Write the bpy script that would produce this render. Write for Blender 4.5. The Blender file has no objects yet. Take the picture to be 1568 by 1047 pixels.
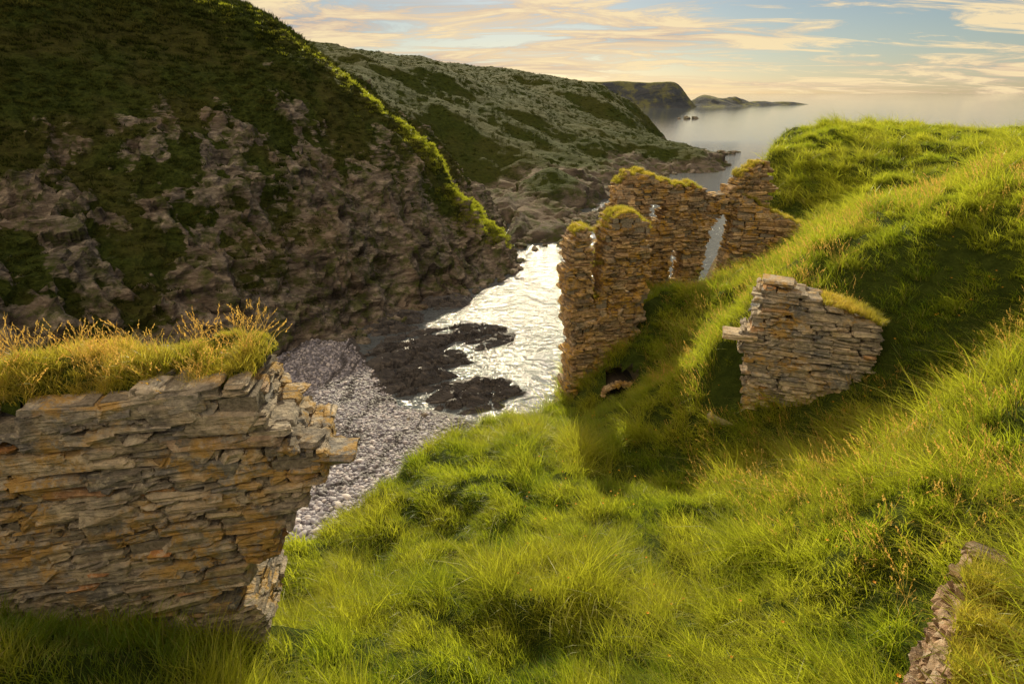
import bpy, math, numpy as np, random, bmesh
from mathutils import Vector
rng=np.random.default_rng(7); random.seed(7)
S=bpy.context.scene
S.view_settings.view_transform='Standard'
S.view_settings.look='None'
S.view_settings.exposure=0
# ---------------------------------------------------------------- noise
_perm=rng.permutation(256).astype(np.int64); _g=rng.normal(size=(256,3)); _g/=np.linalg.norm(_g,axis=1)[:,None]
_rv=rng.random((256,3))
def perlin(p):
    p=np.asarray(p,dtype=float); i=np.floor(p).astype(np.int64); f=p-i
    u=f*f*f*(f*(f*6-15)+10); out=np.zeros(len(p))
    for dx in (0,1):
        for dy in (0,1):
            for dz in (0,1):
                h=_perm[(_perm[(_perm[(i[:,0]+dx)&255]+i[:,1]+dy)&255]+i[:,2]+dz)&255]
                d=f-np.array([dx,dy,dz]); g=_g[h]
                w=(u[:,0] if dx else 1-u[:,0])*(u[:,1] if dy else 1-u[:,1])*(u[:,2] if dz else 1-u[:,2])
                out+=w*(g*d).sum(1)
    return out*1.5
def worley(p):
    p=np.asarray(p,float); i=np.floor(p).astype(np.int64)
    f1=np.full(len(p),9.);f2=np.full(len(p),9.);cv=np.zeros(len(p));tl=np.zeros(len(p))
    for dx in (-1,0,1):
        for dy in (-1,0,1):
            for dz in (-1,0,1):
                h=_perm[(_perm[(_perm[(i[:,0]+dx)&255]+i[:,1]+dy)&255]+i[:,2]+dz)&255]
                q=i+[dx,dy,dz]+_rv[h]-p; d=(q*q).sum(1); m=d<f1
                f2=np.where(m,f1,np.minimum(f2,d)); f1=np.where(m,d,f1); cv=np.where(m,_rv[(h+31)&255,0],cv); tl=np.where(m,(q*(_g[h])).sum(1),tl)
    return np.sqrt(f1),np.sqrt(f2)-np.sqrt(f1),cv,tl
_c,_s=math.cos(.6),math.sin(.6)
_R=np.array([[_c,-_s,0],[_s,_c,0],[0,0,1]])@np.array([[1,0,0],[0,_c,-_s],[0,_s,_c]])
def fbm(p,o=4,gain=.5,ridged=False):
    p=np.array(p,dtype=float); a=1;out=0
    for k in range(o):
        n=perlin(p+k*17.3)
        if ridged: n=1-2*np.abs(n)*1.3
        out=out+a*n; a*=gain; p=(p@_R.T)*2.03
    return out
def P3(x,y,z=0,sc=1):
    x=np.asarray(x,float).ravel(); y=np.asarray(y,float).ravel(); z=np.zeros_like(x)+np.ravel(z)
    return np.stack([x,y,z],1)*sc
def sstep(a,b,x):
    t=np.clip((x-a)/(b-a),0,1); return t*t*(3-2*t)
# ---------------------------------------------------------------- thin plate
class TPS:
    def __init__(s,pts,reg=.02,sc=10.):
        a=np.array(pts,float); s.sc=sc; s.p=a[:,:2]/sc; n=len(a)
        K=s.phi(s.p,s.p)+np.eye(n)*reg; Pm=np.hstack([np.ones((n,1)),s.p])
        A=np.zeros((n+3,n+3)); A[:n,:n]=K; A[:n,n:]=Pm; A[n:,:n]=Pm.T
        s.w=np.linalg.solve(A,np.concatenate([a[:,2],np.zeros(3)]))
    def phi(s,a,b):
        r=np.sqrt(((a[:,None,:]-b[None])**2).sum(-1))+1e-9
        return r*r*np.log(r)
    def __call__(s,x,y):
        x=np.ravel(x);y=np.ravel(y); out=np.empty(len(x))
        for i in range(0,len(x),50000):
            q=np.stack([x[i:i+50000],y[i:i+50000]],1)/s.sc
            out[i:i+50000]=s.phi(q,s.p)@s.w[:-3]+s.w[-3]+q@s.w[-2:]
        return out
def polydist(poly,x,y):
    P=np.array(poly,float); x=np.ravel(x);y=np.ravel(y)
    best=np.full(len(x),1e18); nx=np.zeros(len(x)); ny=np.zeros(len(x)); ins=np.zeros(len(x),bool)
    for i in range(len(P)):
        a=P[i]; b=P[(i+1)%len(P)]; d=b-a
        t=np.clip(((x-a[0])*d[0]+(y-a[1])*d[1])/(d@d),0,1)
        qx=a[0]+t*d[0]; qy=a[1]+t*d[1]; r=(x-qx)**2+(y-qy)**2
        m=r<best; best[m]=r[m]; nx[m]=qx[m]; ny[m]=qy[m]
        c=((a[1]>y)!=(b[1]>y))&(x<(b[0]-a[0])*(y-a[1])/(b[1]-a[1]+1e-12)+a[0]); ins^=c
    dd=np.sqrt(best); return np.where(ins,-dd,dd),nx,ny
# ---------------------------------------------------------------- materials
def new_mat(name):
    m=bpy.data.materials.new(name); m.use_nodes=True; nt=m.node_tree; nt.nodes.clear()
    return m,nt,nt.nodes,nt.links
def N(nt,t,**k):
    n=nt.nodes.new(t)
    for a,b in k.items():
        if a in n.inputs.keys(): n.inputs[a].default_value=b
        else: setattr(n,a,b)
    return n
def ramp(nt,fac,stops,interp='LINEAR'):
    r=nt.nodes.new('ShaderNodeValToRGB'); r.color_ramp.interpolation=interp
    e=r.color_ramp.elements
    while len(e)<len(stops): e.new(.5)
    for k,(p,c) in enumerate(stops):
        e[k].position=p; e[k].color=(*c,1) if len(c)==3 else c
    nt.links.new(fac,r.inputs[0]); return r.outputs[0]
def noise(nt,vec,scale,detail=6,rough=.55,dist=0.):
    n=nt.nodes.new('ShaderNodeTexNoise'); n.inputs['Scale'].default_value=scale; n.inputs['Detail'].default_value=detail
    n.inputs['Roughness'].default_value=rough; n.inputs['Distortion'].default_value=dist
    nt.links.new(vec,n.inputs['Vector']); return n.outputs['Fac']
def mapping(nt,vec,scale=(1,1,1),rot=(0,0,0)):
    m=nt.nodes.new('ShaderNodeMapping'); m.inputs['Scale'].default_value=scale; m.inputs['Rotation'].default_value=rot
    nt.links.new(vec,m.inputs['Vector']); return m.outputs[0]
def mixc(nt,f,a,b,mode='MIX'):
    m=nt.nodes.new('ShaderNodeMix'); m.data_type='RGBA'; m.blend_type=mode
    for s,v in ((0,f),(6,a),(7,b)):
        if isinstance(v,(int,float)): m.inputs[s].default_value=v
        elif isinstance(v,tuple): m.inputs[s].default_value=(*v,1)
        else: nt.links.new(v,m.inputs[s])
    return m.outputs[2]
def math_(nt,op,a,b=0.,clamp=False):
    m=nt.nodes.new('ShaderNodeMath'); m.operation=op; m.use_clamp=clamp
    for s,v in ((0,a),(1,b)):
        if isinstance(v,(int,float)): m.inputs[s].default_value=v
        else: nt.links.new(v,m.inputs[s])
    return m.outputs[0]
def bump(nt,h,dist,strength=1.,normal=None):
    b=nt.nodes.new('ShaderNodeBump'); b.inputs['Distance'].default_value=dist
    if isinstance(strength,(int,float)): b.inputs['Strength'].default_value=strength
    else: nt.links.new(strength,b.inputs['Strength'])
    nt.links.new(h,b.inputs['Height'])
    if normal: nt.links.new(normal,b.inputs['Normal'])
    return b.outputs[0]
def finish(nt,col,rough=.9,normal=None,spec=.3):
    b=nt.nodes.new('ShaderNodeBsdfPrincipled'); o=nt.nodes.new('ShaderNodeOutputMaterial')
    if isinstance(col,tuple): b.inputs['Base Color'].default_value=(*col,1)
    else: nt.links.new(col,b.inputs['Base Color'])
    if isinstance(rough,(int,float)): b.inputs['Roughness'].default_value=rough
    else: nt.links.new(rough,b.inputs['Roughness'])
    b.inputs['Specular IOR Level'].default_value=spec
    if normal: nt.links.new(normal,b.inputs['Normal'])
    nt.links.new(b.outputs[0],o.inputs[0]); return b
def geo(nt): return nt.nodes.new('ShaderNodeNewGeometry')

def mat_cliff(name,rockA,rockB,rockC,gA,gB,sc=1.,mixn=1.1,warm=.35,bd=1.):
    m,nt,n,l=new_mat(name); g=geo(nt); P=g.outputs['Position']
    at=N(nt,'ShaderNodeAttribute',attribute_name='rock'); ac=N(nt,'ShaderNodeAttribute',attribute_name='crev')
    st=mapping(nt,P,(.35*sc,.5*sc,1.5*sc),(.5,.7,.2))
    n1=noise(nt,st,1.0,6,.68,.6); n2=noise(nt,P,.12*sc,3); n3=noise(nt,P,2.2*sc,4,.7)
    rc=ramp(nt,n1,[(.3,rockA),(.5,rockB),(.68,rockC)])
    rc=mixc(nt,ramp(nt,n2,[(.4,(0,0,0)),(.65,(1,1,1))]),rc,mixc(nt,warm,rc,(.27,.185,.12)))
    rc=mixc(nt,ramp(nt,ac.outputs['Fac'],[(.0,(.9,.9,.9)),(.16,(0,0,0))]),rc,rockA)  # crevices mixed toward the darkest rock, their shade put into the colour
    rc=mixc(nt,ramp(nt,noise(nt,P,.55*sc,5,.7),[(.47,(0,0,0)),(.60,(.75,.75,.75))]),rc,gB)
    gc=ramp(nt,n3,[(.3,gA),(.7,gB)])
    gc=mixc(nt,ramp(nt,n2,[(.45,(0,0,0)),(.6,(1,1,1))]),gc,mixc(nt,warm,gc,(.12,.10,.035)))
    f=math_(nt,'ADD',at.outputs['Fac'],math_(nt,'MULTIPLY',math_(nt,'SUBTRACT',n1,.5),mixn))
    f=ramp(nt,f,[(.42,(0,0,0)),(.60,(1,1,1))])
    c=mixc(nt,f,gc,rc)
    h=math_(nt,'ADD',n1,math_(nt,'MULTIPLY',n3,.35))
    finish(nt,c,.95,bump(nt,h,bd/sc,1.),.1); return m

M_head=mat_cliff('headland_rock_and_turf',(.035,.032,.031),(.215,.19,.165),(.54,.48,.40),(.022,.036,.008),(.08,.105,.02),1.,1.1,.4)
M_mid=mat_cliff('far_cliff',(.06,.052,.045),(.15,.13,.11),(.27,.235,.19),(.022,.034,.007),(.062,.082,.014),.45,.3,.2,.5)
M_dist=mat_cliff('distant_cliff',(.07,.085,.11),(.09,.105,.13),(.12,.13,.15),(.20,.22,.09),(.26,.27,.11),.05,.2,0.)  # aerial haze put into the base colours: bluish rock, pale turf
def mat_soil():
    m,nt,n,l=new_mat('turf_soil'); g=geo(nt); P=g.outputs['Position']
    at=N(nt,'ShaderNodeAttribute',attribute_name='rock')
    n1=noise(nt,P,3,5,.7); n2=noise(nt,P,14,4,.7)
    c=ramp(nt,n1,[(.3,(.025,.042,.007)),(.7,(.07,.10,.016))])
    r=ramp(nt,n2,[(.3,(.14,.10,.06)),(.7,(.32,.25,.16))])
    c=mixc(nt,ramp(nt,at.outputs['Fac'],[(.35,(0,0,0)),(.6,(1,1,1))]),c,r)
    finish(nt,c,.95,bump(nt,math_(nt,'ADD',n1,n2),.12),.1); return m
M_soil=mat_soil()
def mat_stone(name,stops,lichen=(.32,.19,.03),lamt=.5,pale=.7):
    m,nt,n,l=new_mat(name); g=geo(nt); P=g.outputs['Position']
    rp=g.outputs['Random Per Island']
    c=ramp(nt,rp,stops)
    n1=noise(nt,P,9,6,.7,.3); n2=noise(nt,P,1.4,4,.65)
    st=noise(nt,mapping(nt,P,(3,3,26),(0.05,.1,0)),1.,4,.6)
    c=mixc(nt,.8,c,ramp(nt,n1,[(.28,(.3,.3,.3)),(.48,(1.,1.,1.)),(.68,(1.6,1.5,1.35))]),'MULTIPLY')
    c=mixc(nt,.85,c,ramp(nt,n2,[(.35,(.5,.53,.6)),(.6,(1.35,1.25,1.1))]),'MULTIPLY')
    c=mixc(nt,ramp(nt,n1,[(.54,(0,0,0)),(.62,(pale,pale,pale))]),c,(.60,.54,.43))
    lf=math_(nt,'MULTIPLY',ramp(nt,noise(nt,P,1.1,3,.6),[(.45,(0,0,0)),(.57,(1,1,1))]),ramp(nt,noise(nt,P,4,5,.75),[(.45,(0,0,0)),(.55,(1,1,1))]))
    c=mixc(nt,math_(nt,'MULTIPLY',lf,lamt),c,lichen)
    h=math_(nt,'ADD',math_(nt,'MULTIPLY',n1,1.),math_(nt,'MULTIPLY',st,.7))
    finish(nt,c,.88,bump(nt,h,.08,1.),.25); return m
M_wall=mat_stone('slate_rubble',[(0,(.19,.19,.195)),(.2,(.43,.38,.31)),(.4,(.27,.27,.275)),(.6,(.52,.46,.37)),(.76,(.30,.27,.23)),(.88,(.60,.54,.45)),(.955,(.36,.33,.29)),(.985,(.50,.25,.10)),(1,(.46,.42,.36))],(.54,.32,.06),.75)
M_ruin=mat_stone('golden_rubble',[(0,(.24,.17,.11)),(.3,(.44,.32,.19)),(.6,(.32,.26,.20)),(.8,(.50,.37,.20)),(1,(.44,.37,.29))],(.58,.34,.03),.7,.35)
M_red=mat_stone('reddish_rubble',[(0,(.2,.15,.12)),(.5,(.40,.27,.19)),(1,(.46,.36,.27))])
def mat_core():
    m,nt,n,l=new_mat('earth_mortar'); g=geo(nt); P=g.outputs['Position']
    n1=noise(nt,P,20,5,.7)
    finish(nt,ramp(nt,n1,[(.3,(.16,.14,.115)),(.7,(.42,.37,.30))]),.95,bump(nt,n1,.06),.1); return m
M_core=mat_core()
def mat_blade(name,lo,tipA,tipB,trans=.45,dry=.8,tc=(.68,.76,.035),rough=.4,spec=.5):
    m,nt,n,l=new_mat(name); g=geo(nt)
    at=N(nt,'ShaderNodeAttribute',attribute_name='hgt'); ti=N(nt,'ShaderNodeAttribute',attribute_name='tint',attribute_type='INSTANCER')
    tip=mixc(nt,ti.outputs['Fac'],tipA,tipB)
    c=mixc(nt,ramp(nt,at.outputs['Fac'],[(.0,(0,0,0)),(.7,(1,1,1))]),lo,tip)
    if dry>0:
        rd=ramp(nt,g.outputs['Random Per Island'],[(.84,(0,0,0)),(.95,(dry,dry,dry))])
        c=mixc(nt,rd,c,(.46,.38,.16))
    d=n.new('ShaderNodeBsdfPrincipled'); d.inputs['Roughness'].default_value=rough; d.inputs['Specular IOR Level'].default_value=spec
    t=n.new('ShaderNodeBsdfTranslucent'); mx=n.new('ShaderNodeMixShader'); mx.inputs[0].default_value=trans
    l.new(c,d.inputs['Base Color']); l.new(mixc(nt,.6,c,tc) if dry>0 else c,t.inputs[0])
    l.new(d.outputs[0],mx.inputs[1]); l.new(t.outputs[0],mx.inputs[2])
    o=n.new('ShaderNodeOutputMaterial'); l.new(mx.outputs[0],o.inputs[0]); return m
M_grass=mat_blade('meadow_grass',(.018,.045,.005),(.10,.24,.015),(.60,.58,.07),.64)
M_gorse=mat_blade('heath_turf',(.02,.03,.007),(.05,.07,.012),(.13,.13,.03),.3,0,rough=.9,spec=.05)
M_ridge=mat_blade('ridge_grass',(.04,.06,.01),(.20,.26,.025),(.50,.46,.07),.6,.4)  # bright yellow tips: the crest's sunlit rim put into the grass colour
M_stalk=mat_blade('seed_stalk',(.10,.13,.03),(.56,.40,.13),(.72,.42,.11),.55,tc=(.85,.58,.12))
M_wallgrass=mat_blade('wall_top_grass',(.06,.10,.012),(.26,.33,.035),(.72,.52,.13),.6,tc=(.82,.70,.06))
def mat_plain(name,c,r=.6):
    m,nt,n,l=new_mat(name); g=geo(nt); nn=noise(nt,g.outputs['Position'],60,3)
    finish(nt,mixc(nt,nn,tuple(x*.8 for x in c),c),r); return m
M_fl=mat_plain('petal_orange',(.85,.36,.02)); M_dark=mat_plain('shaded_vault',(.05,.04,.03),.95)  # vault is near-black: the hollow's shade put into its colour
def mat_pebble(name,island=True):
    m,nt,n,l=new_mat(name); g=geo(nt); P=g.outputs['Position']; oi=n.new('ShaderNodeObjectInfo')
    v=n.new('ShaderNodeTexVoronoi'); v.inputs['Scale'].default_value=3.2; v.inputs['Randomness'].default_value=1; l.new(P,v.inputs['Vector'])
    big=noise(nt,mapping(nt,P,(.16,.045,.05),(0,0,.45)),1.,4,.6,.5)
    if island: src=oi.outputs['Random']
    else:
        sp=n.new('ShaderNodeSeparateColor'); l.new(v.outputs['Color'],sp.inputs[0]); src=sp.outputs[0]
    c=ramp(nt,src,[(0,(.17,.165,.21)),(.4,(.30,.295,.36)),(.7,(.42,.40,.46)),(1,(.66,.62,.64))])
    if not island:
        c=mixc(nt,ramp(nt,v.outputs['Distance'],[(.05,(0,0,0)),(.28,(.8,.8,.8))]),c,(.10,.095,.105))
    c=mixc(nt,ramp(nt,big,[(.44,(0,0,0)),(.465,(.85,.85,.85)),(.485,(.85,.85,.85)),(.51,(0,0,0))]),c,(.05,.045,.05))
    at=N(nt,'ShaderNodeAttribute',attribute_name='wet')
    if not island: c=mixc(nt,at.outputs['Fac'],c,(.05,.045,.045))
    h=math_(nt,'SUBTRACT',1.,v.outputs['Distance'])
    finish(nt,c,.6,bump(nt,h,.12) if not island else None,.4); return m
M_beach=mat_pebble('shingle',False); M_peb=mat_pebble('beach_pebble',True)
def mat_ledge():
    m,nt,n,l=new_mat('wet_dark_rock'); g=geo(nt); P=g.outputs['Position']
    s=mapping(nt,P,(.35,2.2,1),(0,0,-.45)); n1=noise(nt,s,1.4,6,.65); n2=noise(nt,P,.4,3)
    c=ramp(nt,n1,[(.3,(.022,.021,.026)),(.55,(.085,.078,.078)),(.75,(.23,.20,.18))])
    finish(nt,c,ramp(nt,n2,[(.35,(.25,.25,.25)),(.6,(.6,.6,.6))]),bump(nt,n1,.4),.5); return m
M_ledge=mat_ledge()
def mat_sea():
    m,nt,n,l=new_mat('sea_water'); g=geo(nt); P=g.outputs['Position']
    sp=n.new('ShaderNodeSeparateXYZ'); l.new(P,sp.inputs[0])
    mr=n.new('ShaderNodeMapRange'); l.new(sp.outputs[1],mr.inputs[0]); mr.inputs[1].default_value=130; mr.inputs[2].default_value=420; mr.inputs[3].default_value=1; mr.inputs[4].default_value=.06
    k=mr.outputs[0]
    n1=noise(nt,mapping(nt,P,(1,1.8,1),(0,0,.4)),.6,3,.6,.4); n2=noise(nt,mapping(nt,P,(1,1.5,1),(0,0,-.3)),3.6,2,.6,.2); n3=noise(nt,mapping(nt,P,(1,2.2,1),(0,0,.2)),.03,3)
    b1=bump(nt,n3,.6,k); b2=bump(nt,n1,.48,k,b1); b3=bump(nt,n2,.08,k,b2)
    b=finish(nt,(.10,.12,.14),math_(nt,'ADD',math_(nt,'MULTIPLY',k,.07),.03),b3,.5); b.inputs['IOR'].default_value=1.33; return m
M_sea=mat_sea()
# ---------------------------------------------------------------- mesh helpers
def link(o): S.collection.objects.link(o); return o
def raw_mesh(name,V,F,mat=None,smooth=False,attrs={}):
    V=np.asarray(V,float); me=bpy.data.meshes.new(name)
    if isinstance(F,np.ndarray):
        k=F.shape[1]; me.vertices.add(len(V)); me.vertices.foreach_set('co',V.ravel())
        me.loops.add(F.size); me.loops.foreach_set('vertex_index',F.ravel().astype(np.int32))
        me.polygons.add(len(F)); me.polygons.foreach_set('loop_start',np.arange(0,F.size,k,dtype=np.int32))
        me.update(calc_edges=True)
    else: me.from_pydata([tuple(v) for v in V],[],F)
    for a,v in attrs.items():
        at=me.attributes.new(a,'FLOAT','POINT'); at.data.foreach_set('value',np.asarray(v,np.float32).ravel())
    me.polygons.foreach_set('use_smooth',np.full(len(me.polygons),smooth))
    if mat: me.materials.append(mat)
    me.validate(); return me
def grid_faces(nx,ny):
    i=np.arange(ny-1)[:,None]*nx+np.arange(nx-1)[None]; i=i.ravel()
    return np.stack([i,i+1,i+nx+1,i+nx],1)
class Field:
    def __init__(s,x0,x1,y0,y1,res):
        s.x=np.arange(x0,x1+res/2,res); s.y=np.arange(y0,y1+res/2,res); s.res=res
        s.X,s.Y=np.meshgrid(s.x,s.y); s.nx=len(s.x); s.ny=len(s.y)
    def sample(s,Z,x,y):
        fx=np.clip((x-s.x[0])/s.res,0,s.nx-1.001); fy=np.clip((y-s.y[0])/s.res,0,s.ny-1.001)
        i=fx.astype(int); j=fy.astype(int); u=fx-i; v=fy-j
        return Z[j,i]*(1-u)*(1-v)+Z[j,i+1]*u*(1-v)+Z[j+1,i]*(1-u)*v+Z[j+1,i+1]*u*v
    def normals(s,V):
        A=V.reshape(s.ny,s.nx,3); dx=np.gradient(A,axis=1); dy=np.gradient(A,axis=0)
        n=np.cross(dx,dy); n/=np.linalg.norm(n,axis=2)[...,None]+1e-9; return n.reshape(-1,3)
    def obj(s,name,V,mat,attrs={},smooth=True,F=None):
        return link(bpy.data.objects.new(name,raw_mesh(name,V,grid_faces(s.nx,s.ny) if F is None else F,mat,smooth,attrs)))
# ---------------------------------------------------------------- CASTLE HILL
ctrl=[(2.1,21.1,18.1),(-.8,17.2,19.3),(-2.8,14.2,19.9),(-4.7,10.5,20.1),(-4,7.6,20.9),(4,13.4,20.5),(0,10.4,20.8),(0,5.7,21.8),
(3.4,7.06,22.4),(5.4,12.6,21.6),(6.7,11.9,22.0),(8.6,11.2,23.4),(4.15,4.9,23.7),(5.3,5.9,24.8),(6.75,6.3,25.6),(13.5,15.6,28.1),
(8.4,15.6,25.6),(9.5,15.9,26.3),(7.6,13.9,25.2),(9.2,13.3,25.6),(6,15,23.8),(5.2,14.2,22.4),(18.9,38.6,27.2),(23.4,38.8,27.5),(30.6,36.3,27.0),(15.4,35.6,25.2),(15.2,31,23.2),
(10.5,27,21.1),(9.2,24,21.9),(11.5,28.5,21.0),(11,30.4,20.4),(12.5,27,22.6),(7,26.7,21.1),(12.8,24,24.5),(12.2,16.4,27.4),(6.5,17.4,22.3),(4,18.5,19.2),(5.9,20.9,20.9),(5.6,22.6,21.7),(3.5,24,19.6),(2.5,22,18.2),(5,29,20.4),(9,29.5,20.5),
(10.8,11.7,26.8),(8.6,8.6,25.7),(9.9,12.0,25.7),(19,26,25.9),(30,10,30),(40,30,28.2),(55,45,27),(20,12,29.3),
(0,-2,28.4),(0,.2,28.0),(0,2,25.4),(0,3.8,23),(-3,-1,28.2),(3,-1,28.2),(2.5,2.9,24.6),(-2.5,3,24.0),(-4.7,4.9,24.1),(-4.2,4.1,24.2),(-6.5,5,24.3),(-3.3,6.3,22.0),(-2,7.5,21.5),
(-7,8,22.5),(-9,4,25),(-12,0,27),(8,0,27.5),(6,1,27),(12,5,28.2),(8,4,27),(15,-10,29),(-15,-15,28),(1.5,7.5,21.9),(1,13.5,20.4),(3,9.8,21.6),(24,30,26.4),(16,20,26.9)]
T=TPS(ctrl,.004)
hill_poly=[(-60,-40),(-16,-1),(-9,6.5),(-6.2,8.7),(-5,10.5),(-3.1,14.2),(-1,17.2),(1.2,20.2),(2.0,21.5),(3.1,23.4),(3.9,26.3),(4.8,29.4),(8,30.1),(11.8,30.5),(13.4,31.4),(14.8,34),(16.3,38),(18.5,41.5),(25,45),(60,48),(90,48),(90,-40)]
F1=Field(-34,62,-22,72,.2)
def hill_h(x,y):
    x=np.ravel(x);y=np.ravel(y)
    d,nx,ny=polydist(hill_poly,x,y); px=np.where(d>0,nx,x); py=np.where(d>0,ny,y)
    z=T(px,py); r=np.hypot(x,y); am=sstep(1.5,7,r)
    nearw=np.exp(-(((x-7.2)/2.2)**2+((y-12)/1.5)**2)); am2=am*(1-.7*nearw)
    z+=am2*(.40*perlin(P3(x,y,0,.42))+.36*perlin(P3(x,y,5,.9))+ .22*perlin(P3(x,y,9,2.1)))
    dd,_,_=polydist([(2.5,1.95),(3.78,3.45),(4.6,3.75),(7,3.6),(9,2),(6,-1),(2.4,.5)],x,y)
    k=sstep(.05,-.24,dd); z=z*(1-k)+(26.88+.10*perlin(P3(x,y,2,2)))*k
    z+=1.0*np.exp(-(((x-4.6)/1.3)**2+((y-20.85)/.5)**2))
    q=((x-4.4)/.8)**2+((y-19.7)/.5)**2; z-=.5*np.exp(-q**2)
    dp=np.maximum(d,0); z-=dp*(1.7+1.6*sstep(18,22,y)+.4*perlin(P3(x,y,3,.15)))+np.minimum(dp,1)*.5
    return np.maximum(z,-4),d
z1,d1=hill_h(F1.X,F1.Y); Z1=z1.reshape(F1.X.shape)
V=np.stack([F1.X.ravel(),F1.Y.ravel(),z1],1); nrm=F1.normals(V)
rock1=np.clip(sstep(1.5,4,d1)+sstep(.42,.24,nrm[:,2])*.7,0,1)
path=np.exp(-(((F1.X.ravel()-7.6)/1.5)**2+((F1.Y.ravel()-26.2-.5*(F1.X.ravel()-7.6))/.3)**2)); rock1=np.maximum(rock1,path)
V+=nrm*(sstep(1,4,d1)*fbm(P3(V[:,0],V[:,1],V[:,2],.35),4,ridged=True)*.5)[:,None]
FF=grid_faces(F1.nx,F1.ny); cen=V[FF].mean(1)
AX,AY=4.4,20.15
holem=(np.abs(cen[:,0]-AX)<.62)&(cen[:,1]>AY-.1)&(cen[:,1]<AY+.75)&(cen[:,2]<19.95)
AZ0=float(F1.sample(Z1,np.array([AX]),np.array([AY-.25]))[0])-.05
hill=F1.obj('grassy_hill',V,M_soil,{'rock':rock1},F=FF[~holem])
Z1r=rock1.reshape(Z1.shape)
# ---------------------------------------------------------------- LEFT HEADLAND
hc=[(-28,64,0),(-22,73,0),(-14.6,83.5,0),(-5,95,0),(0,108,-.5),(-34,54,0.5),(-41,44,1),(-46,34,2),(-5,110,5.5),(-10.5,112,12.3),(-18,115,21),(-33.5,115,34.5),(-49.6,110,43),(-66,85,40.5),
(-57,65,20.5),(-46.6,48,10.6),(-75,110,50),(-110,90,54),(-90,50,37),(-65,38,18),(-60,25,12),(-13.9,135,16.0),(-6.8,135,4.5),(-14,124,6),(-4,122,-2),(2,135,-4),(-25,140,25),(-35,140,32),(-60,150,44),(-25,128,21),
(-30,80,13),(-40,78,21),(-48,90,31),(-22,92,12),(-12,101,8),(-36,64,9),(-8,150,-1),(-25,165,6),(-60,175,35),(-110,160,50),(8,112,-6),(0,90,-5),(-15,68,-5),(-20,55,-5),(-30,40,-4),(-30,100,25)]
TH=TPS(hc,.003)
F2=Field(-135,14,26,172,.3)
SM=np.array([[.5,-.35,.8],[.25,.9,-.1],[-.8,.25,.55]]).T
x=F2.X.ravel();y=F2.Y.ravel(); z=TH(x,y)
lim=np.interp(x,[-110,-60,-45,-33,-18,-10,-5],[14,22,27,27,17,10,6])
nz=fbm(P3(x,y,0,.09),5,.75)
rk=np.clip(.48+nz*.75+(lim-z)/10,0,1)
rk=np.clip(rk-.75*sstep(-.1,.35,fbm(P3(x,y,4,.14),5,.7))*sstep(-14,-40,x)*sstep(3,9,z),0,1)
rk=np.maximum(rk,sstep(3,1,z))
V=np.stack([x,y,z],1); nn=F2.normals(V)
wv=V+.9*np.stack([perlin(V*.25),perlin(V*.25+9),perlin(V*.25+19)],1)
st=wv@SM
_,ed1,cv1,tl1=worley(st*np.array([.7,.07,.12])); _,ed2,cv2,tl2=worley(st*np.array([2.1,.22,.38])+7)
rg=fbm(st*np.array([1.1,.3,.35]),4,.6,True); rg2=fbm(V*.07,3,.5,True)
rkd=.25+.75*rk
disp=rkd*(cv1*1.7+tl1*.9+cv2*1.0+tl2*.6+rg*.25+rg2*1.6-1.7)+ (1-rk)*(.5*fbm(V*.09,4)+.35*fbm(V*.5,3))
disp*=sstep(-4,3,z)
V=V+nn*disp[:,None]
V[:,2]=np.where(V[:,2]<-2,-2,V[:,2])
crev=np.clip(np.minimum(ed1*1.5,ed2+.05)+ (1-rk),0,1)
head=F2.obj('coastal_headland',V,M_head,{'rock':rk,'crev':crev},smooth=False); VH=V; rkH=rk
# ---------------------------------------------------------------- SECOND HILL
mc=[(-65,230,40),(-44,260,41),(0,300,32),(60,350,25.5),(84,380,16),(100,405,0),(-100,230,46),(-60,190,33),(-30,185,12),(-5,185,1),(-15,172,1),(2,120,-1),(14,138,1),(24,158,-1),(30,182,-1),(50,215,-1),(64,240,0),
(36,290,16),(13,175,7.5),(0,210,9),(20,230,11),(-20,240,26),(95,300,3),(108,305,-1),(90,335,-1.5),(95,370,-1),(60,300,12),(45,250,7),(76,330,10),(8,150,4),(4,135,2),(40,150,-6),(70,200,-6),(104,255,-5),(110,260,-6),(140,330,-6),(130,420,-6),
(110,450,-5),(60,450,18),(-50,400,48),(-150,350,60),(-150,200,55),(-20,150,-3),(-12,135,-5),(10,110,-5),(0,320,31),(-100,300,50),(72,252,4.5),(80,256,5),(86,266,5)]
TM=TPS(mc,.003,30.)
F3=Field(-160,150,105,470,.8)
x=F3.X.ravel();y=F3.Y.ravel(); z=TM(x,y); V=np.stack([x,y,z],1); nn=F3.normals(V)
rk=np.clip(-.02+fbm(P3(x,y,0,.03),3,.5)*.55+np.maximum(9-z,-4)/8,0,1)
st=V@SM
_,ed1,cv1,tl1=worley(st*np.array([.16,.05,.07])); _,ed2,cv2,tl2=worley(st*np.array([.42,.13,.18])+7)
dsp=rk*(cv1*3.6+tl1*2.6+cv2*1.5+tl2*1.3+fbm(V*.06,4,.55,True)*1.2-3)+(1-rk)*(2.6*fbm(V*.035,4)+.3*fbm(V*.2,3))
V=V+nn*(dsp*sstep(-5,4,z))[:,None]
F3.obj('far_hill',V,M_mid,{'rock':rk,'crev':np.clip(np.minimum(ed1*1.5,ed2+.05)+(1-rk),0,1)},smooth=True); VM=V; rkM=rk
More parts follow.
